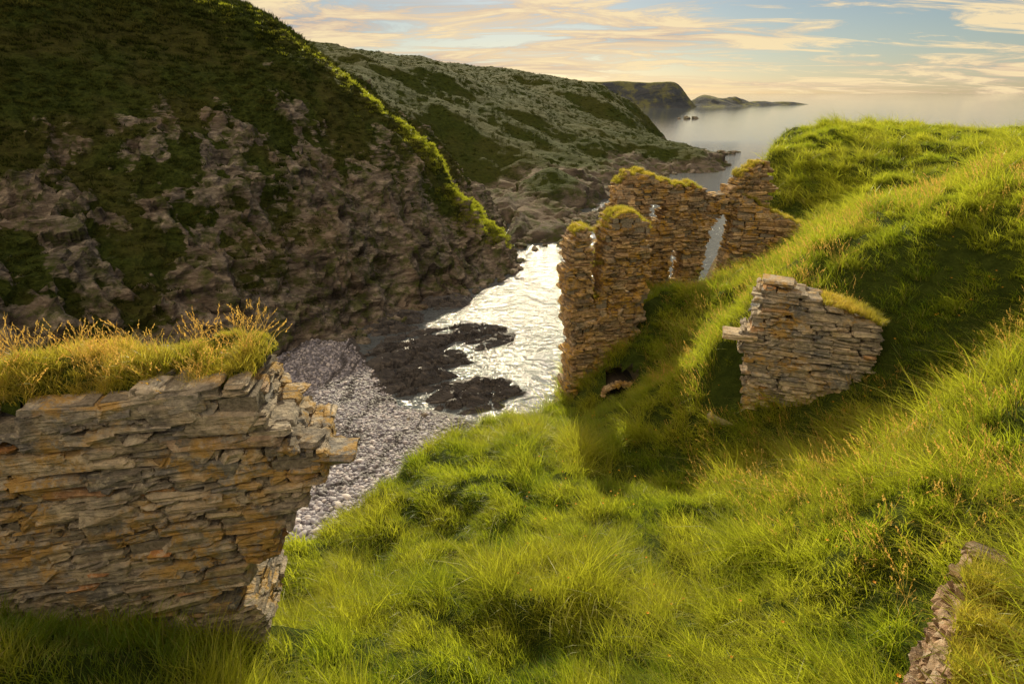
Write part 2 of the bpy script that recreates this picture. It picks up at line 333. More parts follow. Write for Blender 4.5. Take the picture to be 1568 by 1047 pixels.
# ---------------------------------------------------------------- DISTANT HEADLAND
F4=Field(-300,900,1250,2300,5)
x=F4.X.ravel();y=F4.Y.ravel()
dpl,_,_=polydist([(-300,1500),(150,1440),(380,1430),(425,1460),(440,1560),(430,1800),(300,2300),(-300,2300)],x,y)
zz=-5+60*sstep(25,-45,dpl)-3*sstep(0,-150,dpl)+3*fbm(P3(x,y,0,.01),4)
def low(x,y,cx,cy,rx,ry,h): return h*np.exp(-(((x-cx)/rx)**2+((y-cy)/ry)**2))
lw=low(x,y,490,1560,60,70,27)+low(x,y,580,1620,60,50,21)+low(x,y,680,1710,80,40,15)+low(x,y,790,1800,80,35,12)
zz=np.maximum(zz,-5+lw*(1+.25*fbm(P3(x,y,3,.02),3)))
V=np.stack([x,y,zz],1); nn=F4.normals(V)
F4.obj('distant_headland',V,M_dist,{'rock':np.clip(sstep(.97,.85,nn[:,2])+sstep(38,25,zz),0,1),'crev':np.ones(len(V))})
# ---------------------------------------------------------------- BEACH
shore=[(-60,80),(-23,76),(-20.5,68),(-17.0,61.5),(-11.5,52),(-4.6,49.4),(3,47.5),(14,40),(14,10),(-60,10)]
F5=Field(-55,14,14,80,.3)
x=F5.X.ravel();y=F5.Y.ravel(); ds,_,_=polydist(shore,x,y); ds=ds+1.2*perlin(P3(x,y,0,.2))
z=np.where(ds<0,-ds*.07,-ds*.12)+.12*perlin(P3(x,y,1,.3))+.05*perlin(P3(x,y,1,1.5))+.25*np.exp(-((ds+6)/1.2)**2)
F5.obj('pebble_beach',np.stack([x,y,z],1),M_beach,{'wet':sstep(-2.0,-.2,ds)*.8}); Zb=z.reshape(F5.X.shape)
# ---------------------------------------------------------------- TIDAL ROCK LEDGES
F6=Field(-27,12,44,112,.15)
x=F6.X.ravel();y=F6.Y.ravel()
c,s=math.cos(.45),math.sin(.45); u=x*c+y*s; v=-x*s+y*c
msk=.96*np.exp(-(((x+12)/7.8)**2+((y-63)/11)**2)**2)
msk=np.maximum(msk,.93*np.exp(-(((x+4.5)/6.5)**2+((y-55)/5.2)**2)**2))
msk=np.maximum(msk,.84*np.exp(-(((x+4.5)/5.8)**2+((y-71)/6)**2)**2)); msk=np.maximum(msk,1.0*np.exp(-(((x+17)/5)**2+((y-76)/6)**2)**2)); msk=np.maximum(msk,.95*np.exp(-(((x+11)/5)**2+((y-85)/6)**2)**2))
msk=np.maximum(msk,.8*np.exp(-(((x-1.5)/2.5)**2+((y-97)/4)**2)))
vv=v+1.2*perlin(P3(u,v,0,.12)); saw=((vv*.5)%1); saw2=((vv*1.45+.3*perlin(P3(u,v,4,.5)))%1)
_,ed,cv,tl=worley(np.stack([u*.28,v*.75,0*u],1))
z=-1.0+msk*(.82+.8*saw+.4*saw2+1.1*(cv-.4)+.9*fbm(np.stack([u*.15,v*.3,0*u],1),3))+.08*fbm(P3(x,y,2,1.3),3)-.3*(ed<.08)
F6.obj('tidal_rock_ledges',np.stack([x,y,z],1),M_ledge,smooth=False)
# ---------------------------------------------------------------- SEA
link(bpy.data.objects.new('sea',raw_mesh('sea',[(-30000,-3000,0),(30000,-3000,0),(30000,40000,0),(-30000,40000,0)],[(0,1,2,3)],M_sea)))
# ---------------------------------------------------------------- STONE WALLS
def stone_template():
    vid={}; co=[]; F=[]
    def vi(t):
        if t not in vid: vid[t]=len(co); co.append(t)
        return vid[t]
    for ax in range(3):
        for sd in (0,3):
            for i in range(3):
                for j in range(3):
                    q=[]
                    for (a,b) in ((i,j),(i+1,j),(i+1,j+1),(i,j+1)):
                        t=[0,0,0]; t[ax]=sd; t[(ax+1)%3]=a; t[(ax+2)%3]=b; q.append(vi(tuple(t)))
                    F.append(q if sd==3 else q[::-1])
    return np.array(co),np.array(F)
TC,TF=stone_template(); EXT=((TC==0)|(TC==3)); NE=EXT.sum(1)
def stone(size,r,jit=.018):
    size=np.asarray(size); c=np.minimum(size*.22,.04)
    sgn=np.where(TC<1.5,-1.,1.)
    half=size/2; pos=np.where(EXT,half,half-c*r.uniform(.7,2.2,3))*sgn
    pull=np.where(EXT&(NE[:,None]>=2),c*.45*(NE[:,None]-1),0); pos-=pull*sgn
    pos[:,2]*=1+r.uniform(-.38,.12)*pos[:,0]/half[0]+r.uniform(-.06,.06)*pos[:,1]/half[1]
    pos[:,0]+=r.uniform(-.45,.45)*size[2]*pos[:,2]/half[2]
    pos+=r.normal(0,1,pos.shape)*np.minimum(jit,size*.085)
    return pos
def wall(name,p0,p1,thick,z0,z1,inside,seed,ch=(.07,.19),ln=(.18,.62),mat=M_wall,tilt=0.,rough=.05,extra=[],miss=.03,wav=.05,core=.07,rj=.03,dsp=.45,facing=0,fh=(.12,.26)):
    r=np.random.default_rng(seed); p0=np.array(p0,float);p1=np.array(p1,float); L=np.linalg.norm(p1-p0); d=(p1-p0)/L; nrm=np.array([d[1],-d[0]])
    SV=[];SF=[];CV=[];CF=[];no=0;nc=0
    def put(sc,oc,zc,size,rotz,rot):
        nonlocal no
        v=stone(size,r); a=rot; v=np.stack([v[:,0]*math.cos(a)-v[:,2]*math.sin(a),v[:,1],v[:,0]*math.sin(a)+v[:,2]*math.cos(a)],1)
        b=rotz; v=np.stack([v[:,0]*math.cos(b)-v[:,1]*math.sin(b),v[:,0]*math.sin(b)+v[:,1]*math.cos(b),v[:,2]],1)
        w=np.zeros_like(v); w[:,:2]=p0+(sc+v[:,0:1])*d+(oc+v[:,1:2])*nrm; w[:,2]=zc+v[:,2]
        SV.append(w); SF.append(TF+no); no+=len(w)
    z=z0
    while z<z1:
        h=r.uniform(*ch)*(1.5 if r.random()<.15 else 1); s=-r.uniform(0,.4)
        while s<L+.3:
            l=r.uniform(*ln)*(1.6 if r.random()<.1 else 1)*min(1.3,max(.6,h/.12)); 
            wz=wav*math.sin(s*1.1+z*.9+seed)+wav*.5*math.sin(s*2.7+z*2.3); zc=z+h/2+tilt*s+wz
            ss=np.linspace(s,s+l,7); okk=[inside(q,zc) for q in ss]
            best=(0,-1); st0=None
            for i,o in enumerate(okk+[False]):
                if o and st0 is None: st0=i
                if not o and st0 is not None:
                    if i-1-st0>best[1]-best[0]: best=(st0,i-1)
                    st0=None
            if best[1]-best[0]>=2:
                a0,b0=ss[best[0]],ss[best[1]]; sc=(a0+b0)/2; ll=b0-a0
                nd=max(1,int(round(thick/dsp))); cuts=np.linspace(0,1,nd+1); cuts[1:-1]+=r.uniform(-.35/nd,.35/nd,max(nd-1,0)); ms=r.random()<miss
                for k in range(nd):
                    a=-thick/2+cuts[k]*thick; b=-thick/2+cuts[k+1]*thick
                    if k==0: a-=r.uniform(-rough,rough)
                    if k==nd-1:
                        b+=r.uniform(-rough,rough)*(2.2 if r.random()<.08 else 1)
                        if ms: b-=.2
                    j=r.normal(0,.03)
                    if h>.12 and r.random()<.4:
                        t=r.uniform(.35,.65)
                        put(sc+j,(a+b)/2,zc-h/2+h*t/2,(ll,(b-a),h*t),r.normal(0,rj),r.normal(0,rj)+tilt)
                        put(sc-j,(a+b)/2,zc+h/2-h*(1-t)/2,(ll*r.uniform(.8,1),(b-a)-r.uniform(-.03,.06),h*(1-t)),r.normal(0,rj),r.normal(0,rj)+tilt)
                    else: put(sc+j*.6,(a+b)/2,zc,(ll*1.04,(b-a),h*1.07),r.normal(0,rj),r.normal(0,rj)+tilt)
                bx=np.array([(i,j,k) for i in (-1,1) for j in (-1,1) for k in (-1,1)],float)*[ll/2-.04,thick/2-core-r.uniform(0,.03),h/2-.004]
                w=np.zeros((8,3)); w[:,:2]=p0+(sc+bx[:,0:1])*d+bx[:,1:2]*nrm; w[:,2]=zc+bx[:,2]
                CV.append(w); CF.append(np.array([(0,1,3,2),(4,6,7,5),(0,4,5,1),(2,3,7,6),(0,2,6,4),(1,5,7,3)])+nc); nc+=8
            s+=l
        z+=h
    for _ in range(facing):
        h=r.uniform(*fh); l=h*r.uniform(1.1,3.0); sc=r.uniform(.2,L-.2); zc=r.uniform(z0,z1)
        if all(inside(sc+a*l/2,zc+b*h/2) for a in (-1,1) for b in (-1,1)):
            put(sc,thick/2-.14+r.uniform(-.01,.025),zc,(l,.3,h),r.normal(0,.03),r.normal(0,.06)+tilt)
    for (sc,oc,zc,size,rz,ra) in extra: put(sc,oc,zc,size,rz,ra)
    e=bpy.data.objects.new(name,None); link(e)
    a=link(bpy.data.objects.new('masonry',raw_mesh('masonry',np.vstack(SV),np.vstack(SF),mat))); a.parent=e
    if CV:
        b=link(bpy.data.objects.new('mortar_core',raw_mesh('mortar_core',np.vstack(CV),np.vstack(CF),M_core))); b.parent=e
    return e
def edge(pts):
    a=np.array(pts); return lambda z: np.interp(z,a[:,0],a[:,1])
WL0=np.array((-8.6,5.25)); WL1=np.array((-1.5,6.55)); dL=(WL1-WL0)/np.linalg.norm(WL1-WL0)
er=edge([(22.4,-3.75),(22.8,-3.7),(23.35,-3.35),(23.65,-3.5),(23.95,-3.9),(24.3,-3.3),(24.5,-3.1),(25.07,-2.85),(25.5,-2.6),(25.72,-2.35),(25.95,-2.3),(26.08,-2.65),(26.3,-2.8),(27.1,-3.05)])
def inL(s,z):
    xx=WL0[0]+s*dL[0]
    if xx>er(z)+.07*math.sin(z*17): return False
    if z<23.9 and xx<-4.0: return z>23.2
    return z<26.98-.05*max(0,(-4.5-xx))+.05*math.sin(xx*3)
wall('ruined_castle_wall',WL0,WL1,1.25,22.3,27.1,inL,11,ch=(.05,.17),ln=(.16,.65),rough=.035,miss=.06,core=.03,rj=.045,dsp=.33,facing=170,fh=(.14,.32),tilt=.012,wav=.10,
     extra=[(6.28,.35,25.88,(.8,.5,.13),.12,-.05),(6.1,.15,25.7,(.8,.6,.11),-.1,.03),(6.05,.3,26.03,(.45,.4,.12),.3,.06)])
WR0=np.array((5.75,13.55)); WR1=np.array((9.3,12.15)); dR=(WR1-WR0)/np.linalg.norm(WR1-WR0)
def inR(s,z):
    if s>3.15: return False
    top=np.interp(s,[0,.15,1.55,1.75,2.6,3.6],[25.6,25.75,25.72,25.5,25.3,24.9]); lft=np.interp(z,[22,22.6,23.4,24.3,24.45,24.8,25.8],[.3,.38,.35,.1,.1,.3,.3])
    return s>lft+.05*math.sin(z*13) and z<top
wall('ruined_castle_wall',WR0,WR1,1.0,21.3,25.8,inR,12,ch=(.06,.17),ln=(.2,.7),rough=.03,core=.03,rj=.03,dsp=.35,facing=35,fh=(.12,.28),wav=.07,
     extra=[(.25,.35,22.0,(1.1,.7,.16),.2,.02),(0.1,.3,24.45,(.8,.6,.14),0,.0),(.8,.1,25.85,(.7,.6,.12),.1,0)])
def inS(s,z): return z<26.72-.1*abs(math.sin(s*7))
wall('ruined_castle_wall',(2.52,2.0),(3.6,3.28),.26,23.4,26.75,inS,13,ch=(.04,.11),ln=(.1,.3),mat=M_red,rough=.05)
TW0=np.array((1.75,21.6)); TW1=np.array((5.7,22.6)); 
def inT(s,z):
    lft=np.interp(z,[16.5,19,20.5,22,23.6,24.6,25.4],[.65,.45,.6,.35,.25,.3,.4]); rgt=np.interp(z,[17.5,19,20.2,22,24,25.2,25.9],[2.2,2.9,3.4,3.75,3.7,3.55,3.0])
    if s<lft+.09*math.sin(z*9)+.08*math.sin(z*4) or s>rgt+.12*math.sin(z*7+1): return False
    if abs(s-1.5-.05*math.sin(z*5))<np.interp(z,[22.2,22.8,24.3,26],[0,.14,.20,.42]): return False
    if 2.75<s<3.2 and 22.6<z<23.1: return False
    top=25.3-.5*((s-.9)/.6)**2 if s<1.5 else 25.85-.5*((s-2.7)/.95)**4-.2*abs(s-2.6)
    return z<top
wall('ruined_castle_tower',TW0,TW1,1.3,15.5,26,inT,14,ch=(.07,.2),ln=(.16,.5),mat=M_ruin,rough=.1,miss=.06,rj=.05,facing=60,fh=(.15,.3))
WW0=np.array((4.6,28.4)); WW1=np.array((12.6,30.2)); 
def inW(s,z):
    top=np.interp(s,[0,.3,.8,1.6,2.6,3.6,4.6,5.6,6.4,7.0,7.6,8.3],[25.4,25.9,26.4,26.5,26.1,25.8,25.8,25.2,25.4,26.1,26.6,26.8])+.08*math.sin(s*9)
    if z>top: return False
    if s<.25+.12*math.sin(z*6)+np.interp(z,[20,22.5,24,26],[.9,.5,.1,.0]): return False
    if abs(s-2.6)<.25 and 24.1<z<25.0: return False
    if abs(s-3.98)<.27 and 20.4<z<22.6: return False
    c=6.1+.12*(z-21); w=.64 if z<23.4 else .64*math.sqrt(max(0,1-((z-23.4)/.9)**2))
    if abs(s-c)<w and 19.0<z<24.3: return False
    return True
wall('ruined_castle_window_wall',WW0,WW1,1.0,18.4,27,inW,15,ch=(.08,.22),ln=(.18,.55),mat=M_ruin,rough=.1,miss=.06,rj=.04,facing=90,fh=(.15,.32))
def inB(s,z): return z<np.interp(s,[0,.9,1.8],[25.9,25.2,23.6])+.05*math.sin(s*20)
wall('ruined_castle_window_wall',(5.3,28.3),(5.5,27.1),.8,19.8,26.3,inB,16,ch=(.1,.2),ln=(.2,.5),mat=M_ruin,rough=.1)
def inE(s,z):
    top=np.interp(s,[0,.5,1.2,2.2,3.8],[25.2,25.1,24.6,24.2,23.6]); return z<top+.06*math.sin(s*11)
wall('ruined_castle_wall',(11.75,29.7),(15.1,29.0),1.0,20.5,26,inE,18,ch=(.08,.22),ln=(.22,.7),mat=M_ruin,rough=.12,facing=25,fh=(.15,.3))
r=np.random.default_rng(5)
SV=[];SF=[];no=0
for k in range(13):
    a=math.pi*(k+.5)/13; cx=AX-.74*math.cos(a); cz=AZ0+.55*math.sin(a)
    v=stone((.17,.35,.2),r); an=a-math.pi/2
    v=np.stack([v[:,0]*math.cos(-an)-v[:,2]*math.sin(-an),v[:,1],v[:,0]*math.sin(-an)+v[:,2]*math.cos(-an)],1)+[cx,AY-.02+.1*r.random(),cz]
    SV.append(v);SF.append(TF+no);no+=len(v)
ca=bpy.data.objects.new('cellar_arch',None); link(ca)
o=link(bpy.data.objects.new('arch_stones',raw_mesh('arch_stones',np.vstack(SV),np.vstack(SF),M_ruin))); o.parent=ca
vv=[];ff=[]
for j,yy in enumerate((AY-.05,AY+1.6)):
    for k in range(13):
        a=math.pi*k/12; vv.append((AX-.72*math.cos(a),yy,AZ0+.54*math.sin(a)))
for k in range(12): ff.append((k,k+1,k+14,k+13))
ff.append(tuple(range(13,26))); ff.append((0,13,25,12))
o=link(bpy.data.objects.new('vault',raw_mesh('vault',vv,ff,M_dark))); o.parent=ca
# ---------------------------------------------------------------- wall-top turf
FT=Field(-9,-2.35,5.0,7.7,.07)
x=FT.X.ravel();y=FT.Y.ravel(); s_=(x-WL0[0])*dL[0]+(y-WL0[1])*dL[1]; o_=(x-WL0[0])*dL[1]-(y-WL0[1])*dL[0]
fr=.2+.3*perlin(P3(x,y*0,4,1.1))+.25*sstep(-4.2,-3.4,x)
e=np.where(o_>0,np.maximum(o_-fr,0)*1.1,np.maximum(-o_-.5,0))+np.maximum(x+3.25,0)*1.2
z=27.05+.24*perlin(P3(x,y,0,1.1))+.10*perlin(P3(x,y,2,3))+.05*sstep(-6,-3.5,x)-1.6*e**2-.4*e
FTm=FT.obj('wall_turf',np.stack([x,y,z],1),M_soil,{'rock':np.zeros(len(x))}); ZT=z.reshape(FT.X.shape); ET=e.reshape(FT.X.shape)
bm=bmesh.new(); bm.from_mesh(FTm.data); bm.verts.ensure_lookup_table()
bmesh.ops.delete(bm,geom=[v for i,v in enumerate(bm.verts) if e[i]>.3],context='VERTS'); bm.to_mesh(FTm.data); bm.free()
# ---------------------------------------------------------------- grass tufts
def tuft(name,n,rad,h0,h1,w,lean,mat,seed,seg=3,head=False):
    r=np.random.default_rng(seed); V=[];F=[];H=[];k=0
    for _ in range(n):
        a=r.uniform(0,6.283); q=rad*math.sqrt(r.random()); b=np.array([q*math.cos(a),q*math.sin(a),-.04])
        h=r.uniform(h0,h1); az=r.normal(0,.8) if r.random()<.8 else r.uniform(0,6.28); ln=abs(r.normal(lean,lean*.45)); dr=np.array([math.cos(az),math.sin(az)])
        yaw=r.uniform(0,3.14); wd=np.array([math.cos(yaw),math.sin(yaw),0])*w*r.uniform(.6,1.3)/2
        for i in range(seg+1):
            t=i/seg; c=b.copy(); c[:2]+=dr*h*ln*t**1.8; c[2]+=h*(t-.35*ln*t**2.2)
            if i<seg: 
                f=(1-.65*t); V+= [c-wd*f,c+wd*f]; H+=[t,t]
            else: V.append(c); H.append(1)
        for i in range(seg-1): F.append((k+2*i,k+2*i+1,k+2*i+3,k+2*i+2))
        F.append((k+2*seg-2,k+2*seg-1,k+2*seg)); k+=2*seg+1
        if head:
            c0=V[-1]; up=np.array([dr[0]*.5,dr[1]*.5,.8]); up/=np.linalg.norm(up)
            for m in range(8):
                t=m/8; cc=c0-up*(.15*t); sd=(r.normal(0,1,3)); sd/=np.linalg.norm(sd); sd*=.016
                V+=[cc,cc+sd+up*.02,cc+up*.045]; H+=[1,1,1]; F.append((k,k+1,k+2)); k+=3
    me=raw_mesh(name,V,F,mat,True,{'hgt':H}); return bpy.data.objects.new(name,me)
def coll(name,objs):
    c=bpy.data.collections.new(name)
    for o in objs: c.objects.link(o)
    return c
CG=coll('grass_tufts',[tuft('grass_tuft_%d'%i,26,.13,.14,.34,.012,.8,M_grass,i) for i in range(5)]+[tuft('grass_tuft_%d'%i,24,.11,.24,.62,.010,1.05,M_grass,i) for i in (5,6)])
CS=coll('stalk_tufts',[tuft('stalk_tuft_%d'%i,5,.12,.4,.75,.006,.35,M_stalk,50+i,3,True) for i in range(4)])
CW=coll('wall_grass_tufts',[tuft('wall_grass_tuft_%d'%i,30,.09,.10,.24,.009,.6,M_wallgrass,70+i) for i in range(4)])
CH=coll('heath_tufts',[tuft('heath_tuft_%d'%i,34,.35,.12,.36,.055,.6,M_gorse,90+i,2) for i in range(4)])
CRG=coll('ridge_grass_tufts',[tuft('ridge_grass_tuft_%d'%i,30,.4,.12,.36,.045,.6,M_ridge,110+i,2) for i in range(3)])
def scatter(name,pts,rot,scl,idx,c,tint=None):
    me=bpy.data.meshes.new(name); me.vertices.add(len(pts)); me.vertices.foreach_set('co',np.asarray(pts,float).ravel())
    for nm,v in (('rot',rot),('scl',scl)):
        a=me.attributes.new(nm,'FLOAT_VECTOR','POINT'); a.data.foreach_set('vector',np.asarray(v,np.float32).ravel())
    a=me.attributes.new('pick','INT','POINT'); a.data.foreach_set('value',np.asarray(idx,np.int32))
    if tint is None: tint=rng.random(len(pts))
    a=me.attributes.new('tint','FLOAT','POINT'); a.data.foreach_set('value',np.clip(tint,0,1).astype(np.float32))
    me.update(); o=link(bpy.data.objects.new(name,me))
    ng=bpy.data.node_groups.new(name,'GeometryNodeTree'); ng.interface.new_socket('Geometry',in_out='INPUT',socket_type='NodeSocketGeometry'); ng.interface.new_socket('Geometry',in_out='OUTPUT',socket_type='NodeSocketGeometry')
    gi=ng.nodes.new('NodeGroupInput'); go=ng.nodes.new('NodeGroupOutput'); ip=ng.nodes.new('GeometryNodeInstanceOnPoints')
    ci=ng.nodes.new('GeometryNodeCollectionInfo'); ci.inputs[0].default_value=c; ci.inputs['Separate Children'].default_value=True; ci.inputs['Reset Children'].default_value=True
    def na(nm,t):
        q=ng.nodes.new('GeometryNodeInputNamedAttribute'); q.data_type=t; q.inputs['Name'].default_value=nm; return q.outputs['Attribute']
    er_=ng.nodes.new('FunctionNodeEulerToRotation'); L=ng.links
    L.new(gi.outputs[0],ip.inputs['Points']); L.new(ci.outputs[0],ip.inputs['Instance']); ip.inputs['Pick Instance'].default_value=True
    L.new(na('pick','INT'),ip.inputs['Instance Index']); L.new(na('rot','FLOAT_VECTOR'),er_.inputs[0]); L.new(er_.outputs[0],ip.inputs['Rotation']); L.new(na('scl','FLOAT_VECTOR'),ip.inputs['Scale'])
    L.new(ip.outputs[0],go.inputs[0]); m=o.modifiers.new('instances','NODES'); m.node_group=ng; return o
def mkrot(n,yaw,t=.2): return np.stack([rng.normal(0,t,n),rng.normal(0,t,n),yaw],1)
n=520000
x=rng.uniform(-12,45,n); y=rng.uniform(1.2,50,n); r=np.hypot(x,y)
prob=np.where(r<11,.40,np.where(r<20,.28,np.where(r<32,.16,.11)))
keep=(rng.random(n)<prob)&(np.abs(x)<y*1.05+2.5); x=x[keep];y=y[keep];r=r[keep]
d,_,_=polydist(hill_poly,x,y); zz=F1.sample(Z1,x,y); rr=F1.sample(Z1r,x,y)
ok=(d<2.)&(rr<.45+.2*rng.random(len(x)))
def away(x,y,a,b,t):
    a=np.array(a);b=np.array(b); dd=b-a; q=np.clip(((x-a[0])*dd[0]+(y-a[1])*dd[1])/(dd@dd),0,1)
    return np.hypot(x-a[0]-q*dd[0],y-a[1]-q*dd[1])>t
for a,b,t in ((WL0,WL1-dL*2.1,.6),(WR0,WR1-dR*.7,.45),(TW0,TW1,.6),(WW0,WW1,.5)): ok&=away(x,y,a,b,t)
ok&=~((np.abs(x-AX)<.7)&(y>AY-.5)&(y<AY+.45))
x=x[ok];y=y[ok];zz=zz[ok];r=r[ok]
cl=perlin(P3(x,y,0,1.3)); cl2=perlin(P3(x,y,7,.35)); cl3=perlin(P3(x,y,11,.8))
sc=(np.where(r<11,.95,np.where(r<20,1.1,np.where(r<32,1.4,1.7))))*np.clip(1+.95*cl+.3*cl2,.35,1.95)*rng.uniform(.75,1.25,len(x))
yaw=2.6+1.8*perlin(P3(x,y,3,.3))+rng.normal(0,.5,len(x))
far=np.where(r>32,.75,1.)
scl=np.stack([sc,sc,sc*np.clip(1+.35*cl2+.45*cl,.5,1.7)*far],1)
tint=.45+.8*cl3+.5*cl+.55*cl2+rng.normal(0,.15,len(x))
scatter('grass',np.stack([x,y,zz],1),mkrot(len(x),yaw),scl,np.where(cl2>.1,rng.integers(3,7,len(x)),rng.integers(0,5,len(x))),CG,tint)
k=(rng.random(len(x))<.15)&((x>4.5)|(r>25))&(cl2>-.3)&(r<34)
scatter('seeding_grass_stalks',np.stack([x,y,zz],1)[k],mkrot(k.sum(),yaw[k],.15),np.repeat(rng.uniform(.6,1.3,(k.sum(),1)),3,1),rng.integers(0,4,k.sum()),CS)
n=8000; x=rng.uniform(-9,-2.6,n); y=rng.uniform(5,7.7,n); e=FT.sample(ET,x,y); ok=e<.22; x=x[ok];y=y[ok]; z=FT.sample(ZT,x,y); n=len(x)
cl=perlin(P3(x,y,0,1.6)); pts=np.stack([x,y,z],1)
P=[pts]; sc=[rng.uniform(.5,1.05,n)*np.clip(.95+1.1*cl,.3,1.7)]
def topline(a,b,th,fn,n,s0=.3,s1=.95):
    s=rng.uniform(s0,s1,n); a=np.array(a);b=np.array(b); L=np.linalg.norm(b-a); d=(b-a)/L; o=rng.uniform(-th/2,th/2,n)
    zz=[]
    for q in s*L:
        z=27.2
        while z>19 and not fn(q,z): z-=.05
        zz.append(z+.08)
    xy=a+(s*L)[:,None]*d+o[:,None]*np.array([d[1],-d[0]]); return np.hstack([xy,np.array(zz)[:,None]])
for a,b,th,fn,m,s0,s1 in ((TW0,TW1,1.2,inT,420,.12,.9),(WW0,WW1,1.0,inW,560,.05,.6),(WW0,WW1,1.0,inW,200,.85,1.),(WR0,WR1,.9,inR,260,.48,.82),((11.75,29.7),(15.1,29.0),.9,inE,260,.0,1.),((2.56,1.97),(3.64,3.25),.24,inS,320,0,1.)):
    q=topline(a,b,th,fn,m,s0,s1); P.append(q[q[:,2]>22.5]); sc.append(rng.uniform(.6,1.1,(q[:,2]>22.5).sum()))
P=np.vstack(P); sc=np.concatenate(sc); n=len(P)
wt=.4+.9*perlin(P*1.1)+rng.normal(0,.2,n)
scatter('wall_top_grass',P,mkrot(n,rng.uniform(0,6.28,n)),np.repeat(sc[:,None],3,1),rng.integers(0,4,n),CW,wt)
k=rng.random(len(pts))<.08
scatter('seeding_grass_stalks',pts[k],mkrot(k.sum(),rng.uniform(0,6.28,k.sum()),.2),np.repeat(rng.uniform(.4,.95,(k.sum(),1)),3,1),rng.integers(0,4,k.sum()),CS)
fv=[];ff=[];kk=0
for i in range(680):
    if i<420: fx=rng.uniform(3.3,5.6); fy=rng.uniform(2.3,3.9)
    else: fx=rng.uniform(0,13); fy=rng.uniform(5,18)
    fz=float(F1.sample(Z1,np.array([fx]),np.array([fy]))[0])+rng.uniform(.28,.46); R=rng.uniform(.016,.028)
    for p in range(5):
        a=p*1.2566
        fv+=[(fx,fy,fz),(fx+R*.7*math.cos(a-.5),fy+R*.7*math.sin(a-.5),fz+.006),(fx+R*math.cos(a),fy+R*math.sin(a),fz+.012),(fx+R*.7*math.cos(a+.5),fy+R*.7*math.sin(a+.5),fz+.006)]
        ff.append((kk,kk+1,kk+2,kk+3)); kk+=4
link(bpy.data.objects.new('wildflowers',raw_mesh('wildflowers',fv,ff,M_fl)))
w=np.clip(1-rkH*1.1,0,1)*(VH[:,2]>3)*(VH[:,0]<5); idx=rng.choice(len(VH),24000,p=w/w.sum()); pts=VH[idx]+rng.normal(0,.2,(24000,3))*[1,1,.1]
s=rng.uniform(.9,2.1,24000)*(1+.5*sstep(30,42,pts[:,2]))
w=np.clip(1-rkM*1.2,0,1)*(VM[:,2]>3); idx=rng.choice(len(VM),7000,p=w/w.sum()); pts2=VM[idx]; s2=rng.uniform(1.5,3.0,7000)
pts=np.vstack([pts,pts2]); s=np.concatenate([s,s2])
scatter('heath_vegetation',pts,mkrot(len(pts),rng.uniform(0,6.28,len(pts))),np.repeat(s[:,None],3,1),rng.integers(0,4,len(pts)),CH,np.clip(.4+.8*fbm(pts*.08,3)+rng.normal(0,.15,len(pts)),0,1))
dr=np.full(len(VH),99.); cr=[(-4,109),(-10.5,111.5),(-18,114.5),(-33.5,115.5),(-49.6,111)]
for a,b in zip(cr[:-1],cr[1:]):
    a=np.array(a,float);b=np.array(b,float);dd=b-a;q=np.clip(((VH[:,0]-a[0])*dd[0]+(VH[:,1]-a[1])*dd[1])/(dd@dd),0,1); dr=np.minimum(dr,np.hypot(VH[:,0]-a[0]-q*dd[0],VH[:,1]-a[1]-q*dd[1]))
w=np.exp(-(dr/3.6)**2)*(VH[:,2]>3)*(.10+sstep(-34,-20,VH[:,0]))*np.clip(.5+1.5*perlin(VH*.25),.03,1); idx=rng.choice(len(VH),2800,p=w/w.sum()); pts=VH[idx]; n=len(pts)
scatter('ridge_grass',pts,mkrot(n,rng.uniform(0,6.28,n)),np.repeat(rng.uniform(1.,2.2,(n,1)),3,1),rng.integers(0,3,n),CRG)
def pebble(name,seed,mat,amp=.15,sub=2):
    bm=bmesh.new(); bmesh.ops.create_icosphere(bm,subdivisions=sub,radius=.5); V=np.array([v.co[:] for v in bm.verts])
    V*=(1+amp*fbm(V*1.7+seed*9,3))[:,None]; F=[[v.index for v in f.verts] for f in bm.faces]; bm.free()
    return bpy.data.objects.new(name,raw_mesh(name,V,F,mat,sub<3,{'rock':np.ones(len(V)),'crev':np.ones(len(V))}))
CP=coll('pebbles',[pebble('pebble_%d'%i,i,M_peb) for i in range(4)])
n=32000; x=rng.uniform(-32,6,n); y=rng.uniform(28,76,n); ds,_,_=polydist(shore,x,y); ok=(ds<-.3); x=x[ok];y=y[ok]; z=F5.sample(Zb,x,y); n=len(x)
s=np.exp(rng.normal(-1.65,.42,n)); s=np.minimum(s,.6)*(1+.5*sstep(45,34,y))
scatter('beach_pebbles',np.stack([x,y,z+.02],1),mkrot(n,rng.uniform(0,6.28,n),.3),np.stack([s*1.2,s*.9,s*.6],1),rng.integers(0,4,n),CP)
CB=coll('boulders',[pebble('boulder_%d'%i,20+i,M_head,.5,3) for i in range(4)])
B=[]
for (a,b,m,sp) in (((-30,60),(-5,94),90,1.6),((-5,94),(1,108),40,1.4),((2,120),(28,160),60,5),((40,205),(80,270),40,5),((-1,46),(4,50),16,1.2),((-14,48),(-3,46),14,1.5)):
    a=np.array(a,float);b=np.array(b,float)
    for i in range(m): B.append(np.append(a+(b-a)*rng.random()+rng.normal(0,sp,2),[.1, rng.uniform(.5,1.6)*(1 if sp<2 else 2.2)*(0.6 if m<20 else 1)]))
for (bx,by,bs) in ((224,783,9),(236,786,7),(214,780,5),(112,318,6),(118,322,4.5),(104,312,6),(124,330,3)): B.append(np.array([bx,by,-.2,bs]))
B=np.array(B); scatter('shore_boulders',B[:,:3],np.stack([0*B[:,0],0*B[:,0],rng.uniform(0,6,len(B))],1),np.stack([B[:,3]*1.5,B[:,3],B[:,3]*.8],1),rng.integers(0,4,len(B)),CB)
